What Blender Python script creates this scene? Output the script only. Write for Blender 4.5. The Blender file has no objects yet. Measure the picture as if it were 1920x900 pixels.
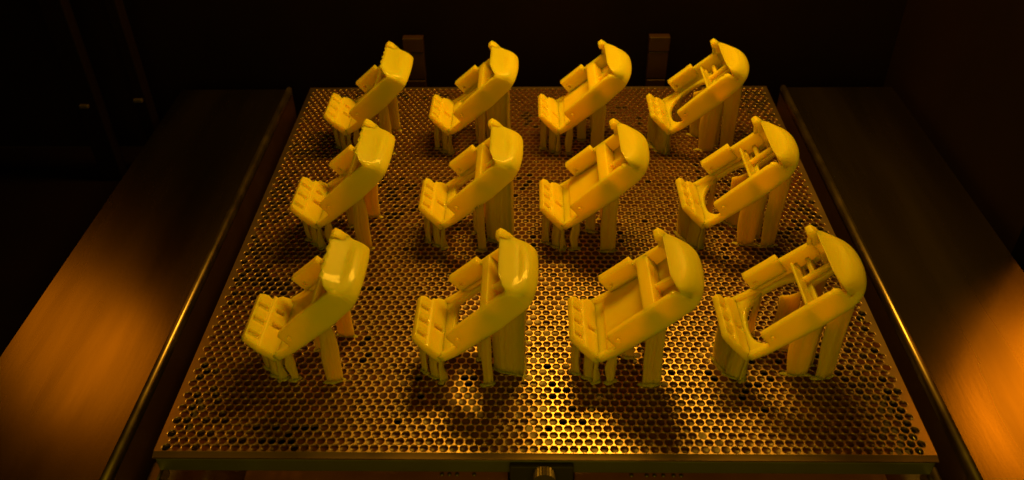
import bpy, bmesh, math, random
import numpy as np
from mathutils import Vector, Matrix, noise
from mathutils.geometry import tessellate_polygon

random.seed(7)
S = bpy.context.scene
COL = S.collection
MM = 0.001

# ------------------------------------------------------------------ camera
cam_d = bpy.data.cameras.new('camera')
cam = bpy.data.objects.new('camera', cam_d)
COL.objects.link(cam)
S.camera = cam
cam_d.sensor_width = 36.0
cam_d.lens = 1597.48 / 1920 * 36.0
cam_d.clip_start = 0.01
cam_d.clip_end = 20.0
cam_d.dof.use_dof = True; cam_d.dof.focus_distance = 0.80; cam_d.dof.aperture_fstop = 6.3
_r = Vector((0.9998, 0.0173, -0.0137)); _u = Vector((0.0002, 0.6131, 0.7900)); _f = Vector((-0.0220, 0.7898, -0.6129))
cam.matrix_world = Matrix(((_r.x, _u.x, -_f.x, -0.0082), (_r.y, _u.y, -_f.y, -0.7107),
                           (_r.z, _u.z, -_f.z, 0.5291), (0, 0, 0, 1)))

# ------------------------------------------------------------------ world and lamps
W = bpy.data.worlds.new('World'); S.world = W; W.use_nodes = True
bg = W.node_tree.nodes['Background']
bg.inputs[0].default_value = (1.0, 0.42, 0.06, 1); bg.inputs[1].default_value = 0.002

def lamp(name, kind, loc, aim, energy, color, **kw):
    d = bpy.data.lights.new(name, kind); d.energy = energy; d.color = color
    for k, v in kw.items(): setattr(d, k, v)
    o = bpy.data.objects.new(name, d); COL.objects.link(o)
    o.location = loc
    o.rotation_euler = (Vector(aim) - Vector(loc)).to_track_quat('-Z', 'Y').to_euler()
    return o

AMBER = (1.0, 0.45, 0.022)
ORANGE = (1.0, 0.27, 0.002)
lamp('ceiling_lamp', 'AREA', (0.08, 0.23, 0.62), (0.08, 0.05, 0), 4.9, AMBER, shape='RECTANGLE', size=0.34, size_y=0.14)
lamp('front_fill_light', 'AREA', (0.05, -1.00, 0.45), (0.02, 0.0, 0.05), 3.0, (0.84, 0.53, 0.008), shape='RECTANGLE', size=0.9, size_y=0.5)  # broad unseen fill added to brighten the near faces
lamp('left_deck_fill', 'SPOT', (-0.74, 0.29, 0.46), (-0.41, -0.14, 0), 0.85, ORANGE, spot_size=math.radians(46), spot_blend=1.0, shadow_soft_size=0.12)  # out-of-view spot added to give the left deck its glow
lamp('right_deck_fill', 'SPOT', (0.84, 0.25, 0.55), (0.41, -0.21, 0), 2.6, (1.0, 0.26, 0.002), spot_size=math.radians(36), spot_blend=1.0, shadow_soft_size=0.10)  # matching added spot for the glow on the right deck

S.view_settings.view_transform = 'Standard'
S.view_settings.look = 'None'
S.view_settings.exposure = 0.0
S.view_settings.gamma = 1.0
S.view_settings.use_curve_mapping = False
S.cycles.max_bounces = 8
S.cycles.diffuse_bounces = 3
S.cycles.glossy_bounces = 3

# ------------------------------------------------------------------ materials
def mat(name, base, rough=0.5, metal=0.0, noise_scale=None, col2=None, bump=0.0, bump_scale=200.0, stretch=None,
        rough_var=0.0, sss=0.0, sss_r=None, sss_scale=0.01, coat=0.0, aniso=0.0, spec=0.5, bump_dist=0.0006):
    m = bpy.data.materials.new(name); m.use_nodes = True
    nt = m.node_tree; b = nt.nodes['Principled BSDF']
    b.inputs['Base Color'].default_value = (*base, 1)
    b.inputs['Roughness'].default_value = rough
    b.inputs['Metallic'].default_value = metal
    b.inputs['Specular IOR Level'].default_value = spec
    if sss:
        b.inputs['Subsurface Weight'].default_value = sss
        b.inputs['Subsurface Radius'].default_value = sss_r
        b.inputs['Subsurface Scale'].default_value = sss_scale
        b.inputs['Subsurface Anisotropy'].default_value = 0.4
    if coat:
        b.inputs['Coat Weight'].default_value = coat; b.inputs['Coat Roughness'].default_value = 0.05
    if aniso:
        b.inputs['Anisotropic'].default_value = aniso
        tg = nt.nodes.new('ShaderNodeTangent'); tg.direction_type = 'RADIAL'; tg.axis = 'X'
        nt.links.new(tg.outputs[0], b.inputs['Tangent'])
    tc = nt.nodes.new('ShaderNodeTexCoord'); mp = nt.nodes.new('ShaderNodeMapping')
    nt.links.new(tc.outputs['Object'], mp.inputs[0])
    if stretch: mp.inputs['Scale'].default_value = stretch
    if noise_scale:
        n = nt.nodes.new('ShaderNodeTexNoise'); n.inputs['Scale'].default_value = noise_scale; n.inputs['Detail'].default_value = 5
        nt.links.new(mp.outputs[0], n.inputs['Vector'])
        if col2:
            mx = nt.nodes.new('ShaderNodeMix'); mx.data_type = 'RGBA'
            mx.inputs[6].default_value = (*base, 1); mx.inputs[7].default_value = (*col2, 1)
            rp = nt.nodes.new('ShaderNodeMapRange'); rp.inputs[1].default_value = 0.35; rp.inputs[2].default_value = 0.65
            nt.links.new(n.outputs[0], rp.inputs[0]); nt.links.new(rp.outputs[0], mx.inputs[0])
            nt.links.new(mx.outputs[2], b.inputs['Base Color'])
        if rough_var:
            r = nt.nodes.new('ShaderNodeMapRange'); r.inputs[1].default_value = 0.3; r.inputs[2].default_value = 0.7
            r.inputs[3].default_value = rough - rough_var; r.inputs[4].default_value = rough + rough_var
            nt.links.new(n.outputs[0], r.inputs[0]); nt.links.new(r.outputs[0], b.inputs['Roughness'])
    if bump:
        n2 = nt.nodes.new('ShaderNodeTexNoise'); n2.inputs['Scale'].default_value = bump_scale; n2.inputs['Detail'].default_value = 4
        nt.links.new(mp.outputs[0], n2.inputs['Vector'])
        bp = nt.nodes.new('ShaderNodeBump'); bp.inputs['Strength'].default_value = bump; bp.inputs['Distance'].default_value = bump_dist
        nt.links.new(n2.outputs[0], bp.inputs['Height']); nt.links.new(bp.outputs[0], b.inputs['Normal'])
        if coat: nt.links.new(bp.outputs[0], b.inputs['Coat Normal'])
    return m

M = {}
M['resin'] = mat('cured_resin', (0.91, 0.66, 0.035), 0.46, noise_scale=26, col2=(0.86, 0.655, 0.03), rough_var=0.12, spec=0.35, sss=1.0, sss_r=(1.0, 0.62, 0.10),
                 sss_scale=0.022, coat=0.25, bump=0.25, bump_scale=160)
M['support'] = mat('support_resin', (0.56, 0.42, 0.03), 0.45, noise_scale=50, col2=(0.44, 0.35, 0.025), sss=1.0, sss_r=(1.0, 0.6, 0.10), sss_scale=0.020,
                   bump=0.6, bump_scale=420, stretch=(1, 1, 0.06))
M['plate'] = mat('perforated_steel', (0.60, 0.46, 0.36), 0.38, 1.0, noise_scale=22, col2=(0.46, 0.34, 0.26), rough_var=0.05, bump=0.10, bump_scale=250)
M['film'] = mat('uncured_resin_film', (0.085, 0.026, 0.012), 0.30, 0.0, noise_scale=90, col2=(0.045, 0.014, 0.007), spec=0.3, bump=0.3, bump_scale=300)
M['bar'] = mat('frame_steel', (0.16, 0.18, 0.12), 0.42, 0.8, noise_scale=30, rough_var=0.1, bump=0.1)
M['deck'] = mat('brushed_steel', (0.34, 0.29, 0.25), 0.27, 1.0, noise_scale=1.6, col2=(0.25, 0.21, 0.18), rough_var=0.07, stretch=(9.0, 1.0, 1), bump=0.015, bump_scale=40, bump_dist=0.0015)
M['rail'] = mat('rail_steel', (0.40, 0.34, 0.29), 0.36, 1.0, noise_scale=40, rough_var=0.06)
M['vat'] = mat('liquid_resin', (0.09, 0.03, 0.008), 0.2, 0.0, noise_scale=12, col2=(0.06, 0.02, 0.005))
M['ledge'] = mat('ledge_paint', (0.20, 0.075, 0.03), 0.45, 0.0, noise_scale=25, col2=(0.15, 0.055, 0.02))
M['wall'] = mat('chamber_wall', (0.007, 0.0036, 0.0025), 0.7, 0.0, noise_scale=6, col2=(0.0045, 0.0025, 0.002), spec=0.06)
M['post'] = mat('post_metal', (0.036, 0.018, 0.013), 0.38, 0.2, noise_scale=30, rough_var=0.1)
M['black'] = mat('black_anodised', (0.02, 0.018, 0.016), 0.45, 0.0, noise_scale=60, rough_var=0.1)
M['knob'] = mat('knurled_steel', (0.10, 0.08, 0.06), 0.45, 0.6, noise_scale=80, rough_var=0.1)

# ------------------------------------------------------------------ mesh helpers
class MB:
    def __init__(s): s.v = []; s.f = []
    def add(s, vs, fs):
        n = len(s.v); s.v += [tuple(q) for q in vs]; s.f += [tuple(i + n for i in f) for f in fs]
    def box(s, a, b):
        x0, y0, z0 = a; x1, y1, z1 = b
        s.add([(x0,y0,z0),(x1,y0,z0),(x1,y1,z0),(x0,y1,z0),(x0,y0,z1),(x1,y0,z1),(x1,y1,z1),(x0,y1,z1)],
              [(3,2,1,0),(4,5,6,7),(0,1,5,4),(1,2,6,5),(2,3,7,6),(3,0,4,7)])
    def prism(s, outer, holes, fn, d0, d1):
        """closed prism of a 2D polygon with holes; fn(a, b, d) gives the 3D point"""
        loops = [outer] + list(holes)
        flat = [q for l in loops for q in l]; n = len(flat)
        tris = tessellate_polygon([[Vector((a, b, 0)) for a, b in l] for l in loops])
        vs = [fn(a, b, d0) for a, b in flat] + [fn(a, b, d1) for a, b in flat]
        fs = []
        for t in tris:
            fs.append((t[0], t[1], t[2])); fs.append((t[2] + n, t[1] + n, t[0] + n))
        k = 0
        for l in loops:
            m = len(l)
            for i in range(m):
                j = (i + 1) % m
                fs.append((k + i, k + j, k + j + n, k + i + n))
            k += m
        s.add(vs, fs)
    def mesh(s, name, smooth=False, fix=True):
        me = bpy.data.meshes.new(name); me.from_pydata(s.v, [], s.f)
        if fix:
            bm = bmesh.new(); bm.from_mesh(me); bmesh.ops.recalc_face_normals(bm, faces=bm.faces); bm.to_mesh(me); bm.free()
        if smooth: me.polygons.foreach_set('use_smooth', [True] * len(me.polygons))
        return me

def link(name, me, m, parent=None):
    o = bpy.data.objects.new(name, me); COL.objects.link(o)
    if m is not None and not me.materials: me.materials.append(m)
    o.parent = parent
    return o

def empty(name, loc):
    o = bpy.data.objects.new(name, None); COL.objects.link(o); o.location = loc; o.empty_display_size = 0.02
    return o

def tag(o, label=None, cat=None, group=None, kind=None):
    if label: o['label'] = label
    if cat: o['category'] = cat
    if group: o['group'] = group
    if kind: o['kind'] = kind
    return o

def bevel_mesh(me, w, seg=2):
    bm = bmesh.new(); bm.from_mesh(me)
    bmesh.ops.bevel(bm, geom=[e for e in bm.edges if e.is_manifold and e.calc_face_angle(0) > 0.5], offset=w, segments=seg, profile=0.5, affect='EDGES')
    for f in bm.faces: f.smooth = False
    bm.to_mesh(me); bm.free()
    return me

def boxpart(name, a, b, m, parent=None, bev=0.0008):
    q = MB(); q.box(a, b); me = q.mesh(name)
    if bev: bevel_mesh(me, bev)
    return link(name, me, m, parent)

def fused(mb, voxel, smooth_it=2, xf=None, name='mesh'):
    """fuse overlapping closed shapes into one continuous skin with soft edges"""
    me = mb.mesh('tmp'); o = bpy.data.objects.new('tmp', me); COL.objects.link(o)
    r = o.modifiers.new('r', 'REMESH'); r.mode = 'VOXEL'; r.voxel_size = voxel
    sm = o.modifiers.new('s', 'SMOOTH'); sm.factor = 0.5; sm.iterations = smooth_it
    dg = bpy.context.evaluated_depsgraph_get(); dg.update()
    res = bpy.data.meshes.new_from_object(o.evaluated_get(dg))
    res.name = name
    bpy.data.objects.remove(o); bpy.data.meshes.remove(me)
    co = np.empty(len(res.vertices) * 3, dtype=np.float32); res.vertices.foreach_get('co', co)
    co = co.reshape(-1, 3)
    if xf is not None: co = xf(co)
    res.vertices.foreach_set('co', np.ascontiguousarray(co, dtype=np.float32).ravel())
    res.polygons.foreach_set('use_smooth', [True] * len(res.polygons))
    res.update()
    return res

# ------------------------------------------------------------------ setting: chamber
def struct(name, a, b, m):
    q = MB(); q.box(a, b); return tag(link(name, q.mesh(name), m), kind='structure')

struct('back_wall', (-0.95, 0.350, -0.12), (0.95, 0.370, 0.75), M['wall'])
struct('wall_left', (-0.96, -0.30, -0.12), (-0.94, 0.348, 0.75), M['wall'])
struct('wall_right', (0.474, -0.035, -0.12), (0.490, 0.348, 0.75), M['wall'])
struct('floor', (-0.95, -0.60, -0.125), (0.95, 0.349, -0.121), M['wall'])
struct('vat_liquid', (-0.312, -0.50, -0.060), (0.310, 0.345, -0.050), M['vat'])

def side_deck(sgn, x_in, x_out, label):
    """flat steel deck with a raised rounded bead along the well"""
    t = empty('side_deck', (0, 0, 0))
    tag(t, label, 'steel deck', 'side decks beside the build platform')
    y0, y1 = -0.52, 0.296
    def ext(prof, name, m, bev=0):
        q = MB(); q.prism(prof, [], lambda a, b, d: (sgn * a, d, b), y0, y1)
        me = q.mesh(name); return link(name, me, m, t)
    ext([(x_in + 0.0072, -0.004), (x_out, -0.004), (x_out, 0.0), (x_in + 0.0072, 0.0)], 'top_panel', M['deck'])
    bead = [(x_in + 0.003 - 0.0034 * math.cos(a), 0.0003 + 0.0034 * math.sin(a)) for a in [math.pi * i / 12 for i in range(13)]]
    bead += [(x_in + 0.0064, -0.006), (x_in - 0.0004, -0.006)]
    b = ext(bead, 'edge_bead', M['rail'])
    b.data.polygons.foreach_set('use_smooth', [len(p.vertices) == 4 for p in b.data.polygons])
    ext([(x_in, -0.11), (x_in + 0.004, -0.11), (x_in + 0.004, -0.0062), (x_in, -0.0062)], 'inner_wall', M['post'])
    ext([(x_out - 0.004, -0.118), (x_out, -0.118), (x_out, -0.0042), (x_out - 0.004, -0.0042)], 'outer_wall', M['wall'])
    return t
side_deck(-1, 0.3245, 0.470, 'brushed steel deck left of the perforated build platform')
side_deck(1, 0.3180, 0.462, 'brushed steel deck right of the perforated build platform')

# ------------------------------------------------------------------ build platform
plat = empty('build_platform', (0, 0, -0.003))
tag(plat, 'square perforated steel build platform with rows of round holes under the yellow prints', 'build platform')
PX, PY = 0.300, 0.300
NX, NY = 76, 88
pitch = 2 * (PX - 0.0045) / (NX + 0.5)
rowp = 2 * (PY - 0.0055) / NY
HR = pitch * 0.440
NS = 12
hole_centres = []
def build_plate():
    V = []; F = []
    zt, tk = 0.0030, 0.0030        # top and thickness, local to the platform
    ang = [2 * math.pi * (i + 0.5) / NS for i in range(NS)]
    hx, hy = pitch / 2, rowp / 2
    cell = []
    for a in ang:
        c, s = math.cos(a), math.sin(a)
        k = min(hx / abs(c) if abs(c) > 1e-9 else 9, hy / abs(s) if abs(s) > 1e-9 else 9)
        cell.append((c * k, s * k))
    # corners are caught by snapping the nearest sample to the cell corner
    for cx, cy in ((hx, hy), (-hx, hy), (-hx, -hy), (hx, -hy)):
        i = min(range(NS), key=lambda i: (cell[i][0] - cx) ** 2 + (cell[i][1] - cy) ** 2); cell[i] = (cx, cy)
    ch = 0.00028
    for r in range(NY):
        off = (pitch / 2) * (r % 2)
        y = -PY + 0.0055 + rowp * (r + 0.5)
        xa = -PX + 0.0045 + off
        for q in range(NX):
            x = xa + pitch * (q + 0.5)
            jx = jy = 0.0
            hr = HR
            hole_centres.append((x, y, hr))
            n = len(V)
            for (a, b) in cell: V.append((x + a, y + b, zt))
            for a in ang: V.append((x + jx + math.cos(a) * (hr + ch), y + jy + math.sin(a) * (hr + ch), zt))
            for a in ang: V.append((x + jx + math.cos(a) * (hr + ch), y + jy + math.sin(a) * (hr + ch), zt))
            for a in ang: V.append((x + jx + math.cos(a) * (hr + ch * 0.25), y + jy + math.sin(a) * (hr + ch * 0.25), zt - ch * 0.35))
            for a in ang: V.append((x + jx + math.cos(a) * hr, y + jy + math.sin(a) * hr, zt - ch * 1.1))
            for a in ang: V.append((x + jx + math.cos(a) * hr, y + jy + math.sin(a) * hr, zt - tk))
            for i in range(NS):
                j = (i + 1) % NS
                F.append((n + i, n + j, n + NS + j, n + NS + i))
                for k in (2, 3, 4):
                    F.append((n + k * NS + i, n + k * NS + j, n + (k + 1) * NS + j, n + (k + 1) * NS + i))
    def quad(x0, y0, x1, y1):
        n = len(V); V.extend([(x0, y0, zt), (x1, y0, zt), (x1, y1, zt), (x0, y1, zt)]); F.append((n, n + 1, n + 2, n + 3))
    for r in range(NY):
        y0 = -PY + 0.0055 + rowp * r; y1 = y0 + rowp
        if r % 2: quad(-PX, y0, -PX + 0.0045 + pitch / 2, y1); quad(PX - 0.0045, y0, PX, y1)
        else: quad(-PX, y0, -PX + 0.0045, y1); quad(PX - 0.0045 - pitch / 2, y0, PX, y1)
    n = len(V); V.extend([(-PX, -PY, zt - 0.0016), (PX, -PY, zt - 0.0016), (PX, -PY + 0.0035, zt - 0.0007), (-PX, -PY + 0.0035, zt - 0.0007), (PX, -PY + 0.0050, zt), (-PX, -PY + 0.0050, zt)])
    F.extend([(n, n + 1, n + 2, n + 3), (n + 3, n + 2, n + 4, n + 5)])
    quad(-PX, -PY + 0.0050, PX, -PY + 0.0055); quad(-PX, PY - 0.0055, PX, PY)
    n = len(V)
    V.extend([(-PX, -PY, zt - 0.0016), (PX, -PY, zt - 0.0016), (PX, PY, zt), (-PX, PY, zt), (-PX, -PY, zt - tk), (PX, -PY, zt - tk), (PX, PY, zt - tk), (-PX, PY, zt - tk)])
    for i in range(4):
        j = (i + 1) % 4; F.append((n + i, n + 4 + i, n + 4 + j, n + j))
    me = bpy.data.meshes.new('perforated_plate'); me.from_pydata(V, [], F)
    me.polygons.foreach_set('use_smooth', [True] * len(F))
    return me
link('perforated_plate', build_plate(), M['plate'], plat)

for nm, a, b in (('frame_bar', (-0.299, -0.2985, -0.0165), (0.299, -0.2900, -0.0022)), ('frame_bar', (-0.299, 0.2900, -0.0165), (0.299, 0.2985, -0.0022)),
                 ('frame_bar', (-0.299, -0.2890, -0.0165), (-0.2905, 0.2890, -0.0022)), ('frame_bar', (0.2905, -0.2890, -0.0165), (0.299, 0.2890, -0.0022))):
    boxpart(nm, a, b, M['bar'], plat)
for sx in (-1, 1):
    boxpart('carrying_arm', (sx * 0.303 - 0.005, -0.46, -0.034), (sx * 0.303 + 0.005, -0.288, -0.0185), M['rail'], plat, 0.002)

# clamp with a knurled knob under the front edge
cl = empty('platform_clamp', (0.0, -0.2992, -0.05))
tag(cl, 'black clamp block with knurled knob under the middle of the platform front edge', 'clamp')
boxpart('clamp_block', (-0.0245, -0.0045, 0.002), (0.0245, 0.0, 0.0440), M['black'], cl, 0.0010)
q = MB(); ring = []
for i in range(48):
    a = 2 * math.pi * i / 48; r = 0.0088 if i % 2 else 0.0081
    ring.append((math.cos(a) * r, math.sin(a) * r))
q.prism(ring, [], lambda a, b, d: (0.002 + a, d, 0.037 + b), -0.0125, -0.0046)
link('knob', q.mesh('knob'), M['knob'], cl)

# ledge with added domes standing for light spots in front of the platform, low down
lg = empty('vat_ledge', (0, -0.285, -0.05))
tag(lg, 'low brown ledge with small pale domes standing for light spots below the platform front edge', 'ledge')
boxpart('ledge_bar', (-0.235, -0.030, 0.0005), (-0.026, 0.020, 0.020), M['ledge'], lg)
boxpart('ledge_bar', (0.026, -0.030, 0.0005), (0.270, 0.020, 0.020), M['ledge'], lg)
dots = MB()
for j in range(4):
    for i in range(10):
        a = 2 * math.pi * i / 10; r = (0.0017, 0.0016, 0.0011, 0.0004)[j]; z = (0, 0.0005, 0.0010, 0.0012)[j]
        dots.v.append((math.cos(a) * r, math.sin(a) * r, z))
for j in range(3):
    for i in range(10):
        k = (i + 1) % 10; dots.f.append((j * 10 + i, j * 10 + k, j * 10 + 10 + k, j * 10 + 10 + i))
dots.f.append(tuple(range(30, 40)))
dot_me = dots.mesh('light_dot', True)
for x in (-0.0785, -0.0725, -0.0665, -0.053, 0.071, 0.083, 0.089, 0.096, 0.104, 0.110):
    o = link('light_dot', dot_me, M['knob'], lg); o.location = (x, -0.008, 0.0201)

# ------------------------------------------------------------------ printed brackets
TH = math.radians(40.0); CT, ST = math.cos(TH), math.sin(TH)
Z0 = 30.0
def upright(co):
    """bracket coordinates (u along, v across, w out of the tray, mm) -> upright metres"""
    u, v, w = co[:, 0], co[:, 1], co[:, 2]
    sag = np.interp(u, [-40, 0, 14, 60, 88, 100, 112], [0, 0, -2.2, -2.4, 0.5, 3.5, 5.5]) * np.clip((14 - w) / 14, 0, 1)
    w = w + sag
    out = np.empty_like(co)
    out[:, 0] = (u * CT - w * ST) * MM; out[:, 1] = v * MM; out[:, 2] = (Z0 + u * ST + w * CT) * MM
    return out
PLAN = lambda a, b, d: (a, b, d)         # polygon in (u, v), depth w
SIDE = lambda a, b, d: (a, d, b)         # polygon in (u, w), depth v
def circ(cu, cv, r, n=12): return [(cu + r * math.cos(2 * math.pi * i / n), cv + r * math.sin(2 * math.pi * i / n)) for i in range(n)]
def sup(cu, cv, a, b, e, n=40):
    out = []
    for i in range(n):
        t = 2 * math.pi * i / n; c, s = math.cos(t), math.sin(t)
        out.append((cu + a * math.copysign(abs(c) ** (2 / e), c), cv + b * math.copysign(abs(s) ** (2 / e), s)))
    return out
def rect(u0, v0, u1, v1): return [(u0, v0), (u1, v0), (u1, v1), (u0, v1)]
BULGE = {1: 10.0, 2: 13.5, 3: 15.5, 4: 19.0}
FREE = {1: 84.6, 2: 87.0, 3: 90.5, 4: 92.5}
def dend(u0, inset=0.0, n=24, var=4):
    """outline with a rounded D end, starting at u0"""
    pts = [(u0, inset), (91, inset)]
    for i in range(1, n):
        t = -math.pi / 2 + math.pi * i / n
        c, s = math.cos(t), math.sin(t)
        pts.append((91 + (BULGE[var] - inset) * abs(c) ** 0.85, 35 + (35 - inset) * math.copysign(abs(s) ** 0.9, s)))
    pts += [(91, 70 - inset), (u0, 70 - inset)]
    return pts

def tray(var):
    q = MB(); holes = []
    if var == 4: holes = [sup(34.2, 33.5, 28.6, 29.5, 2.6), rect(66.5, 52, 71, 65), rect(75.5, 51, 83, 65), rect(68, 9, 88, 42)]
    if var == 2: holes = [rect(12, 8, 58, 62), rect(70, 20, 82, 50)]
    if var == 1: holes = [rect(30, 22, 56, 60)]
    if var == 3: holes = []
    top = 4.5 if var == 3 else 2.0
    q.prism(dend(0, var=var), holes, PLAN, -3.0, 2.0)
    if var == 3: q.prism(rect(12, 4, 84, 66), [], PLAN, 0.0, top)
    # D shaped end wall
    outer = dend(90.5, 0.1, var=var); inner = dend(90.5, 4.5, var=var)
    q.prism(outer + inner[::-1], [], PLAN, -3.0, 6.0)
    # lips along the lower end
    q.prism(rect(0, 0, 24, 4.5), [], PLAN, -3.0, 3.8)
    q.prism(rect(0, 65.5, 24, 70), [], PLAN, -3.0, 5.0)
    return q

def near_wall():
    q = MB()
    q.prism([(20, -3), (20, 15.2), (22, 16.6), (40, 18.2), (62, 19.6), (82, 20.4), (88, 18), (91.2, 13), (91.2, -3)], [circ(26.5, 9.2, 1.5)], SIDE, 0.0, 5.0)
    return q
def far_wall():
    q = MB()
    q.prism([(21, -3), (21, 12), (23, 16.4), (54.2, 16.8), (84, 17.2), (84, -3)], [circ(26.5, 10.2, 1.5)], SIDE, 65.5, 70.0)
    return q
def wall_tab():
    q = MB()
    q.prism([(20.8, 5), (20.8, 20.4), (53.7, 21.0), (53.7, 5)], [circ(26.5, 10.2, 1.5)], SIDE, 65.1, 72.5)
    return q
def hood(var):
    """domed shell from a free edge across the tray down over the rounded end"""
    q = MB()
    NU, NV = 18, 36
    def edge_u(v):
        sn = max(-1.0, min(1.0, (v - 35) / 34.9)); c = (1 - abs(sn) ** (2 / 0.9)) ** 0.5
        return 91.3 + (BULGE[var] - 0.3) * c ** 0.85
    top = []; bot = []
    for b in range(NV + 1):
        v = 0.4 + 69.2 * b / NV
        wa = {1: 31.4, 2: 30.0, 3: 28.0, 4: 27.5}[var] - 8.0 * max(0, (20 - v) / 20) ** 2.0 - 2.5 * max(0, (v - 64) / 6) ** 2
        ua = min(FREE[var] + 1.5 * max(0, (20 - v) / 20) ** 2, edge_u(v) - 2.0)
        ue = edge_u(v) + 0.6
        for a in range(NU + 1):
            t = a / NU; u = ua + (ue - ua) * (1 - (1 - t) ** 1.5)
            lin = wa - (1.35 if var > 2 else 1.75) * (u - ua); shelf = (16.0 if var > 2 else 15.0) - 0.12 * (u - 97)
            kk = 4.0 if var > 2 else 1.6
            d_ = (lin - shelf) / kk
            w1 = shelf + kk * (math.log1p(math.exp(-abs(d_))) + max(d_, 0.0))
            w1 = min(w1, wa - 0.25 * (u - ua) + 0.4)
            d = max(0.0, ue - u); d2 = min(d, 1.6 * min(v, 70 - v) + 1.0); R_ = 8.0
            if d2 < R_: w1 = -2.6 + (w1 + 2.6) * max(0.0, (1 - (1 - d2 / R_) ** 2.6)) ** 0.5
            if var == 1 and a == 0 and 12 < v < 62: u -= 1.2 + 1.2 * math.sin(v * 0.55)
            top.append((u, v, w1)); bot.append((u - 0.6, v, max(w1 - 4.6, -1.0) if a < NU else -3.0))
    n = len(top); I = lambda b, a: b * (NU + 1) + a
    F = []
    for b in range(NV):
        for a in range(NU):
            F.append((I(b, a), I(b, a + 1), I(b + 1, a + 1), I(b + 1, a)))
            F.append((n + I(b, a), n + I(b + 1, a), n + I(b + 1, a + 1), n + I(b, a + 1)))
        F.append((I(b, 0), I(b + 1, 0), n + I(b + 1, 0), n + I(b, 0)))
        F.append((I(b, NU), n + I(b, NU), n + I(b + 1, NU), I(b + 1, NU)))
    for a in range(NU):
        F.append((I(0, a), n + I(0, a), n + I(0, a + 1), I(0, a + 1)))
        F.append((I(NV, a), I(NV, a + 1), n + I(NV, a + 1), n + I(NV, a)))
    q.add(top + bot, F)
    q.prism([(78, 6), (80, 17), (86, 26), (89, 27), (91, 20), (92.0, 12), (92.0, 2), (78, 2)], [], SIDE, 66.2, 69.4)
    q.prism([(78, 4), (80, 17), (86, 21), (90, 18), (92.5, 10), (92.5, 2), (78, 2)], [], SIDE, 0.8, 5.2)
    return q
def prong(du):
    q = MB()
    q.prism([(u + du, w) for u, w in [(83.5 - du, 16), (84.0, 24.5), (81.8, 26.6), (83.4, 31.6), (88.5, 31.6), (90.5, 26), (91, 16)]], [], SIDE, 61.5, 70.6)
    return q
def ribs(var):
    q = MB()
    if var == 3:
        q.prism([(57, 1), (57.5, 18.6), (68, 17.0), (69, 1)], [], SIDE, 3, 67)
        q.prism(rect(69, 30, 86, 34), [], PLAN, 1, 12)
    elif var == 2:
        q.prism([(58, 1), (58, 18.0), (66, 18.5), (67, 1)], [], SIDE, 3, 67)
        q.prism(rect(66, 28, 86, 33), [], PLAN, 1, 13)
    elif var == 4:
        q.prism([(61.4, -1), (61.4, 18.8), (63.8, 18.8), (64.2, -1)], [], SIDE, 3, 56)
        q.prism([(61, -1), (61, 8), (64.5, 8), (64.5, -1)], [], SIDE, 55, 67)
        q.prism(rect(63, 44.5, 88, 48.0), [], PLAN, -1, 7)
        q.prism(rect(71, 48, 75, 67), [], PLAN, -1, 7)
    else:
        q.prism([(58, 1), (58, 17), (62, 17), (62, 1)], [], SIDE, 3, 67)
        q.prism(rect(22, 27, 60, 30), [], PLAN, 1, 8)
    return q
def comb(var):
    """end plate square to the tray with two ranks of pockets; t runs up the plate"""
    q = MB()
    du, dw = -2.8 / 28.4, 28.26 / 28.4
    nu, nw = dw, -du              # normal of the visible face
    g, nv = (1.10, 4.0) if var == 1 else (1.0, 0.0)
    fn = lambda t, v, d: (0.6 + du * t * g + nu * d, v - nv * max(0.0, min(1.0, t / 20)) * (1 - v / 70), 0.4 + dw * t * g + nw * d)
    outline = [(-2, 0.5), (-2, 69.5), (11.0, 65.0), (14.5, 60.5), (16.5, 61.5), (17.8, 57.0), (21.5, 58.5), (24.5, 57.8), (28.6, 55.0), (28.6, 8.0), (27, 5.8), (14, 2.2)]
    q.prism(outline, [], fn, -5.0, -1.6)
    pockets = [rect(17.6, c - 3.2, 27.0, c + 2.8) for c in (13.5, 29.0, 44.5)]
    left = [(16.0, 2.8), (16.0, 61.0), (17.8, 57.0), (21.5, 58.5), (24.5, 57.8), (28.6, 55.0), (28.6, 8.0), (27, 5.8)]
    q.prism(left, pockets, fn, -2.2, 1.2)
    right = [(-2, 0.5), (-2, 69.5), (11.0, 65.0), (14.5, 60.5), (16.6, 61.0), (16.6, 2.8), (14, 2.2)]
    q.prism(right, [rect(2.5, 27.5, 11.8, 33.5)] + ([rect(5, 44, 12, 49)] if var == 1 else []), fn, -2.2, 2.4)
    return q

def zunder(x):
    return 26.5 + 0.839 * x if x > -2 else 21.0 + 1.15 * (-x)

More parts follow.
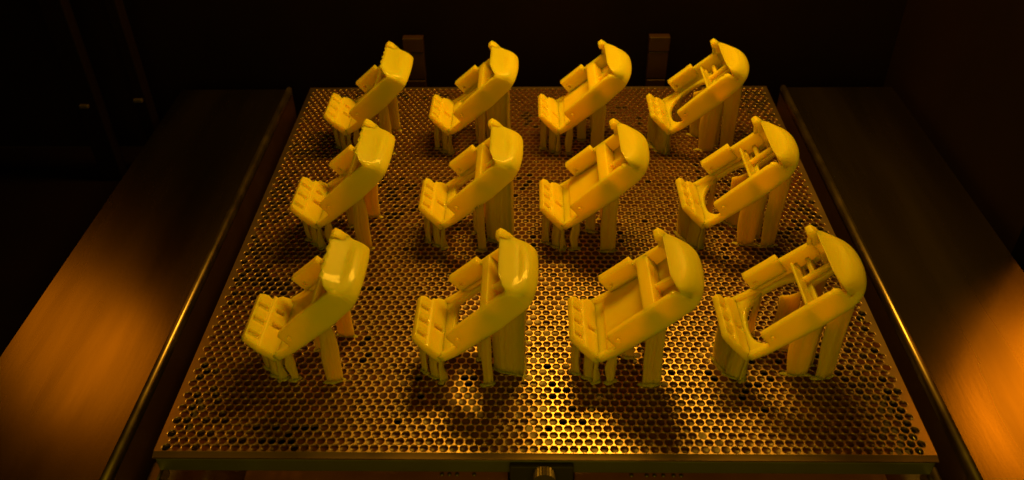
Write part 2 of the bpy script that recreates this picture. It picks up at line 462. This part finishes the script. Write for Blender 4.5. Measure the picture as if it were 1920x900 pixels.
def blade(path, thick, leaf=(1.0, 1.0, 1.0), ragged=1.5, seed=0, foot=0.0, over=3.0, ztop=None):
    """upright support sheet in (x, y, z) mm; leaf scales its width at foot, middle and head"""
    rnd = random.Random(seed)
    P = [Vector((p[0] if p[0] > 0 else p[0] * 0.80, p[1])) for p in path]
    seg = [(P[i + 1] - P[i]).length for i in range(len(P) - 1)]; L = sum(seg)
    n = max(5, int(L / 1.1)); m = 14
    mid = Vector((sum(p.x for p in P) / len(P), sum(p.y for p in P) / len(P)))
    def at(t):
        d = t * L
        for i, s in enumerate(seg):
            if d <= s or i == len(seg) - 1: return P[i].lerp(P[i + 1], min(1, d / s)), (P[i + 1] - P[i]).normalized()
            d -= s
    cols = []
    for i in range(n + 1):
        t = i / n; p, tg = at(t); nm = Vector((-tg.y, tg.x))
        th = thick * (0.75 + 0.5 * rnd.random()) * (0.45 + 0.55 * math.sin(math.pi * min(1, max(0, t * 0.94 + 0.03))) ** 0.5)
        zb = foot + max(0.0, rnd.random() - 0.35) * ragged * (1 if rnd.random() < 0.7 else 3.0)
        cols.append((p, nm, th, zb, rnd.random() * 6))
    ph0 = rnd.random() * 6; bow = rnd.uniform(0.2, 0.8)
    V = []; F = []
    for side in (1, -1):
        for i, (p, nm, th, zb, ph) in enumerate(cols):
            for j in range(m + 1):
                h = j / m
                k = leaf[0] + (leaf[1] - leaf[0]) * min(1, h * 2) if h < 0.5 else leaf[1] + (leaf[2] - leaf[1]) * (h - 0.5) * 2
                c = mid.lerp(p, k)
                c = c + Vector((math.sin(h * 3.1 + ph0) * bow + math.sin(h * 9 + ph * 0.35) * 0.35, math.cos(h * 2.3 + ph0) * bow * 0.8))
                zt = (zunder(c.x) if ztop is None else ztop) + over
                z = zb + (zt - zb) * h
                tt = th * (0.55 + 0.45 * min(1, (1 - h) * 6, h * 6 + 0.3)) * (1 + 0.10 * math.sin(z * 0.35 + ph))
                q = c + nm * side * tt / 2
                V.append((q.x * MM, q.y * MM, z * MM))
    N = (n + 1) * (m + 1)
    I = lambda s, i, j: s * N + i * (m + 1) + j
    for i in range(n):
        for j in range(m):
            F.append((I(0, i, j), I(0, i + 1, j), I(0, i + 1, j + 1), I(0, i, j + 1)))
            F.append((I(1, i, j), I(1, i, j + 1), I(1, i + 1, j + 1), I(1, i + 1, j)))
        F.append((I(0, i, 0), I(1, i, 0), I(1, i + 1, 0), I(0, i + 1, 0)))
        F.append((I(0, i, m), I(0, i + 1, m), I(1, i + 1, m), I(1, i, m)))
    for j in range(m):
        F.append((I(0, 0, j), I(0, 0, j + 1), I(1, 0, j + 1), I(1, 0, j)))
        F.append((I(0, n, j), I(1, n, j), I(1, n, j + 1), I(0, n, j + 1)))
    mb = MB(); mb.v = V; mb.f = F
    return mb.mesh('support_blade', True)

SUP = {
 1: [dict(path=[(-24, 20), (-17, 17)], thick=3.2, leaf=(0.9, 0.7, 1.1)), dict(path=[(-14, 12), (-6, 9)], thick=3.8, leaf=(1.2, 0.9, 1.0)),
     dict(path=[(-20, 44), (-10, 47)], thick=3.2), dict(path=[(6, 5), (13, 7)], thick=3.5, leaf=(0.7, 1.2, 0.5)),
     dict(path=[(37, 3), (50, 5)], thick=4.6, leaf=(1.0, 1.15, 0.7), ragged=1), dict(path=[(38, 60), (44, 57), (51, 58)], thick=4.0, leaf=(1.1, 1.2, 0.6)),
     dict(path=[(20, 40), (27, 44)], thick=3.2)],
 2: [dict(path=[(-24, 18), (-18, 15)], thick=3.5), dict(path=[(-13, 11), (-5, 9)], thick=3.8, leaf=(1.1, 0.9, 1.1)), dict(path=[(-20, 42), (-12, 44)], thick=3.2),
     dict(path=[(33, 1.5), (41, 2.5)], thick=3.8, ragged=0.8), dict(path=[(42, 20), (49, 17), (57, 15), (67, 13)], thick=3.8, ragged=1.6),
     dict(path=[(66.5, 12), (67, 30), (66, 50)], thick=3.2, ragged=2), dict(path=[(34, 56), (50, 58), (66, 52)], thick=3.2, ragged=2),
     dict(path=[(28, 30), (34, 34)], thick=3.2)],
 3: [dict(path=[(-25, 18), (-17, 15)], thick=3.2, leaf=(1.1, 0.9, 1.0)), dict(path=[(-13, 11), (-3, 9)], thick=3.2), dict(path=[(-18, 44), (-8, 47)], thick=3.2),
     dict(path=[(8, 5), (16, 7)], thick=3.5, leaf=(0.7, 1.2, 0.6)), dict(path=[(24, 36), (34, 34)], thick=3.8), dict(path=[(37, 3), (44, 4), (52, 3)], thick=4.0, ragged=1),
     dict(path=[(40, 56), (56, 58)], thick=3.2)],
 4: [dict(path=[(-16, 12), (-8, 8), (0, 6)], thick=3.8, ragged=2), dict(path=[(-26, 30), (-18, 18), (-12, 12)], thick=2.2, ragged=5),
     dict(path=[(-2, 6), (4, 16)], thick=3.2), dict(path=[(-20, 46), (-8, 50)], thick=3.0),
     dict(path=[(36, 14), (45, 10), (55, 12)], thick=3.2, leaf=(0.85, 1.1, 1.2)), dict(path=[(52, 26), (62, 22)], thick=3.2, leaf=(0.9, 1.0, 1.2)),
     dict(path=[(59, 9), (66, 7), (75, 11)], thick=3.2, leaf=(0.85, 1.05, 1.15)), dict(path=[(32, 48), (38, 42), (46, 40)], thick=3.5),
     dict(path=[(52, 52), (66, 50)], thick=3.2), dict(path=[(14, 58), (20, 62)], thick=3.0)],
}

for _v in SUP:
    SUP[_v] += [dict(path=[(-21, 27), (-16, 31)], thick=2.0, ragged=3, leaf=(1.3, 0.8, 1.0)), dict(path=[(-9, 19), (-3, 23)], thick=2.2, ragged=3, leaf=(1.5, 0.8, 1.0)),
                dict(path=[(-3, 4), (2, 8)], thick=2.0, ragged=2, leaf=(1.4, 0.8, 0.8))]

def skirt(path, seed):
    """low irregular puddle of cured resin round the foot of a blade"""
    rnd = random.Random(seed)
    P = [Vector((p[0] if p[0] > 0 else p[0] * 0.80, p[1])) for p in path]
    c = sum(P, Vector((0, 0))) / len(P); d = P[-1] - P[0]; L = max(1.0, d.length / 2); d = d.normalized(); nm = Vector((-d.y, d.x))
    n = 22; V = []; F = []
    ph = [rnd.random() * 6.28 for _ in range(4)]
    for j, (k, z) in enumerate(((1.25, -0.2), (1.15, 0.25), (0.9, 0.7), (0.5, 1.3))):
        for i in range(n):
            a = 2 * math.pi * i / n
            r = 1 + 0.22 * math.sin(2 * a + ph[0]) + 0.16 * math.sin(5 * a + ph[1]) + 0.12 * math.sin(9 * a + ph[2])
            q = c + d * math.cos(a) * (L + 1.4 * r) * k + nm * math.sin(a) * (2.4 * r) * k
            V.append((q.x * MM, q.y * MM, z * MM))
    for j in range(3):
        for i in range(n):
            k = (i + 1) % n; F.append((j * n + i, j * n + k, j * n + n + k, j * n + n + i))
    F.append(tuple(range(3 * n, 4 * n)))
    mb = MB(); mb.v = V; mb.f = F
    return mb.mesh('foot_skirt', True)

VOX = 0.72
tab_me = fused(wall_tab(), VOX, 3, upright, 'wall_tab')
MESH = {}
fw_me = fused(far_wall(), VOX, 3, upright, 'side_wall')
for var in (1, 2, 3, 4):
    sh = tray(var)
    for piece in (near_wall(), hood(var)): sh.add(piece.v, piece.f)
    parts = [('tray_shell', fused(sh, VOX, 3, upright, 'tray_shell'), 'resin'), ('side_wall', fw_me, 'resin'), ('prong', fused(prong({1: 0, 2: 0.8, 3: 1.5, 4: 3.0}[var]), VOX, 2, upright, 'prong'), 'resin'),
             ('rib', fused(ribs(var), VOX, 2, upright, 'rib'), 'resin'), ('comb_plate', fused(comb(var), VOX, 7 if var == 4 else 3, upright, 'comb_plate'), 'resin')]
    MESH[var] = parts

SPOT = {  # row, column -> base of the near lower corner (x, y)
 (3, 1): (-0.2159, -0.2255), (3, 2): (-0.0812, -0.2265), (3, 3): (0.0460, -0.2270), (3, 4): (0.1680, -0.2240),
 (2, 1): (-0.2176, -0.0465), (2, 2): (-0.0945, -0.0475), (2, 3): (0.0235, -0.0490), (2, 4): (0.1607, -0.0470),
 (1, 1): (-0.2190, 0.1320), (1, 2): (-0.1010, 0.1305), (1, 3): (0.0235, 0.1310), (1, 4): (0.1500, 0.1305)}
ROW = {3: 'front', 2: 'middle', 1: 'back'}
COLM = {1: 'with leaf-shaped support blades, leftmost in the {} row', 2: 'with one wide support curtain, second from left in the {} row',
        3: 'with closed tray floor, third from left in the {} row', 4: 'with oval opening in its floor, rightmost in the {} row'}
FEET = []
for (r, c), (x, y) in SPOT.items():
    t = empty('printed_bracket', (x, y, 0.0))
    tag(t, 'yellow resin bracket ' + COLM[c].format(ROW[r]), 'printed part', 'yellow resin brackets on the build platform')
    for nm, me, mk in MESH[c]:
        o = link(nm, me, M[mk], t)
        if nm == 'side_wall': link('wall_tab', tab_me, M[mk], o)
    for i, kw in enumerate(SUP[c]):
        b = link('support_blade', blade(seed=r * 1000 + c * 50 + i, **kw), M['support'], t)
        link('foot_skirt', skirt(kw['path'], r * 77 + c * 31 + i), M['support'], b)
        for (px, py) in kw['path']: FEET.append((x + px * MM, y + py * MM, 0.0065 ** 2))

# thin skins of uncured resin left standing in many of the holes
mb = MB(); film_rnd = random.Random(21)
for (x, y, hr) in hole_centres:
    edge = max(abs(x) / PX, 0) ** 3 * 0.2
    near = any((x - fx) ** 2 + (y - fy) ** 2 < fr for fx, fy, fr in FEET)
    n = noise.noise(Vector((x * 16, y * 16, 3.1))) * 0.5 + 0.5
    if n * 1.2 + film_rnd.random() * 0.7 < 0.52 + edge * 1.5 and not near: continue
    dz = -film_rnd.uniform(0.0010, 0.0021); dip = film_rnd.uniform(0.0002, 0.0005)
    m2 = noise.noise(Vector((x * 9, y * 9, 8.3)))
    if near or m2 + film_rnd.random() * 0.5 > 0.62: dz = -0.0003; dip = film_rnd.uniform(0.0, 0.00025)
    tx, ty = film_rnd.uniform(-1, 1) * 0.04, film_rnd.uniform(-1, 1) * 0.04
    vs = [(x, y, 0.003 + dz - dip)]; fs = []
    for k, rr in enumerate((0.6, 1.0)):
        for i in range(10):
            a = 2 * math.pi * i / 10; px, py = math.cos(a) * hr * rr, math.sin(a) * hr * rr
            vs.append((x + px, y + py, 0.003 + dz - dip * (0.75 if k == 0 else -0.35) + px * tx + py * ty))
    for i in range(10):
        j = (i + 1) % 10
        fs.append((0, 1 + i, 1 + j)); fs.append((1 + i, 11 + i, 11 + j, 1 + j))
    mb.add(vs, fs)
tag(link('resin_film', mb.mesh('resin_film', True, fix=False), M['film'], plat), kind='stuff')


# ------------------------------------------------------------------ posts at the back, columns at the left
for x0, lab in ((-0.163, 'dim square post behind the platform, between the two left brackets of the back row'),
                (0.160, 'dim square post behind the platform, left of the back right bracket')):
    t = empty('guide_post', (x0, 0.334, -0.10)); tag(t, lab, 'post', 'posts behind the platform')
    boxpart('lower_block', (-0.0125, -0.006, 0.0), (0.0125, 0.006, 0.095), M['post'], t)
    boxpart('upper_block', (-0.0130, -0.005, 0.0965), (0.0130, 0.006, 0.135), M['post'], t)
    boxpart('cap_block', (-0.0135, -0.006, 0.1362), (0.0135, 0.006, 0.156), M['post'], t)
for (x0, y0, w), lab in (((-0.585, 0.27, 0.030), 'dark column left of the steel deck, farther from the platform'),
                         ((-0.520, 0.285, 0.016), 'thin dark column left of the steel deck, nearer the platform')):
    t = empty('chamber_column', (x0, y0, -0.12)); tag(t, lab, 'column', 'columns in the dark left corner')
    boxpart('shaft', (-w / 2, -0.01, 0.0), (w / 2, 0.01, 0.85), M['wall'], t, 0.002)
    boxpart('foot_bracket', (-0.007, -0.016, 0.115), (0.005, -0.0105, 0.120), M['knob'], t, 0.0012)
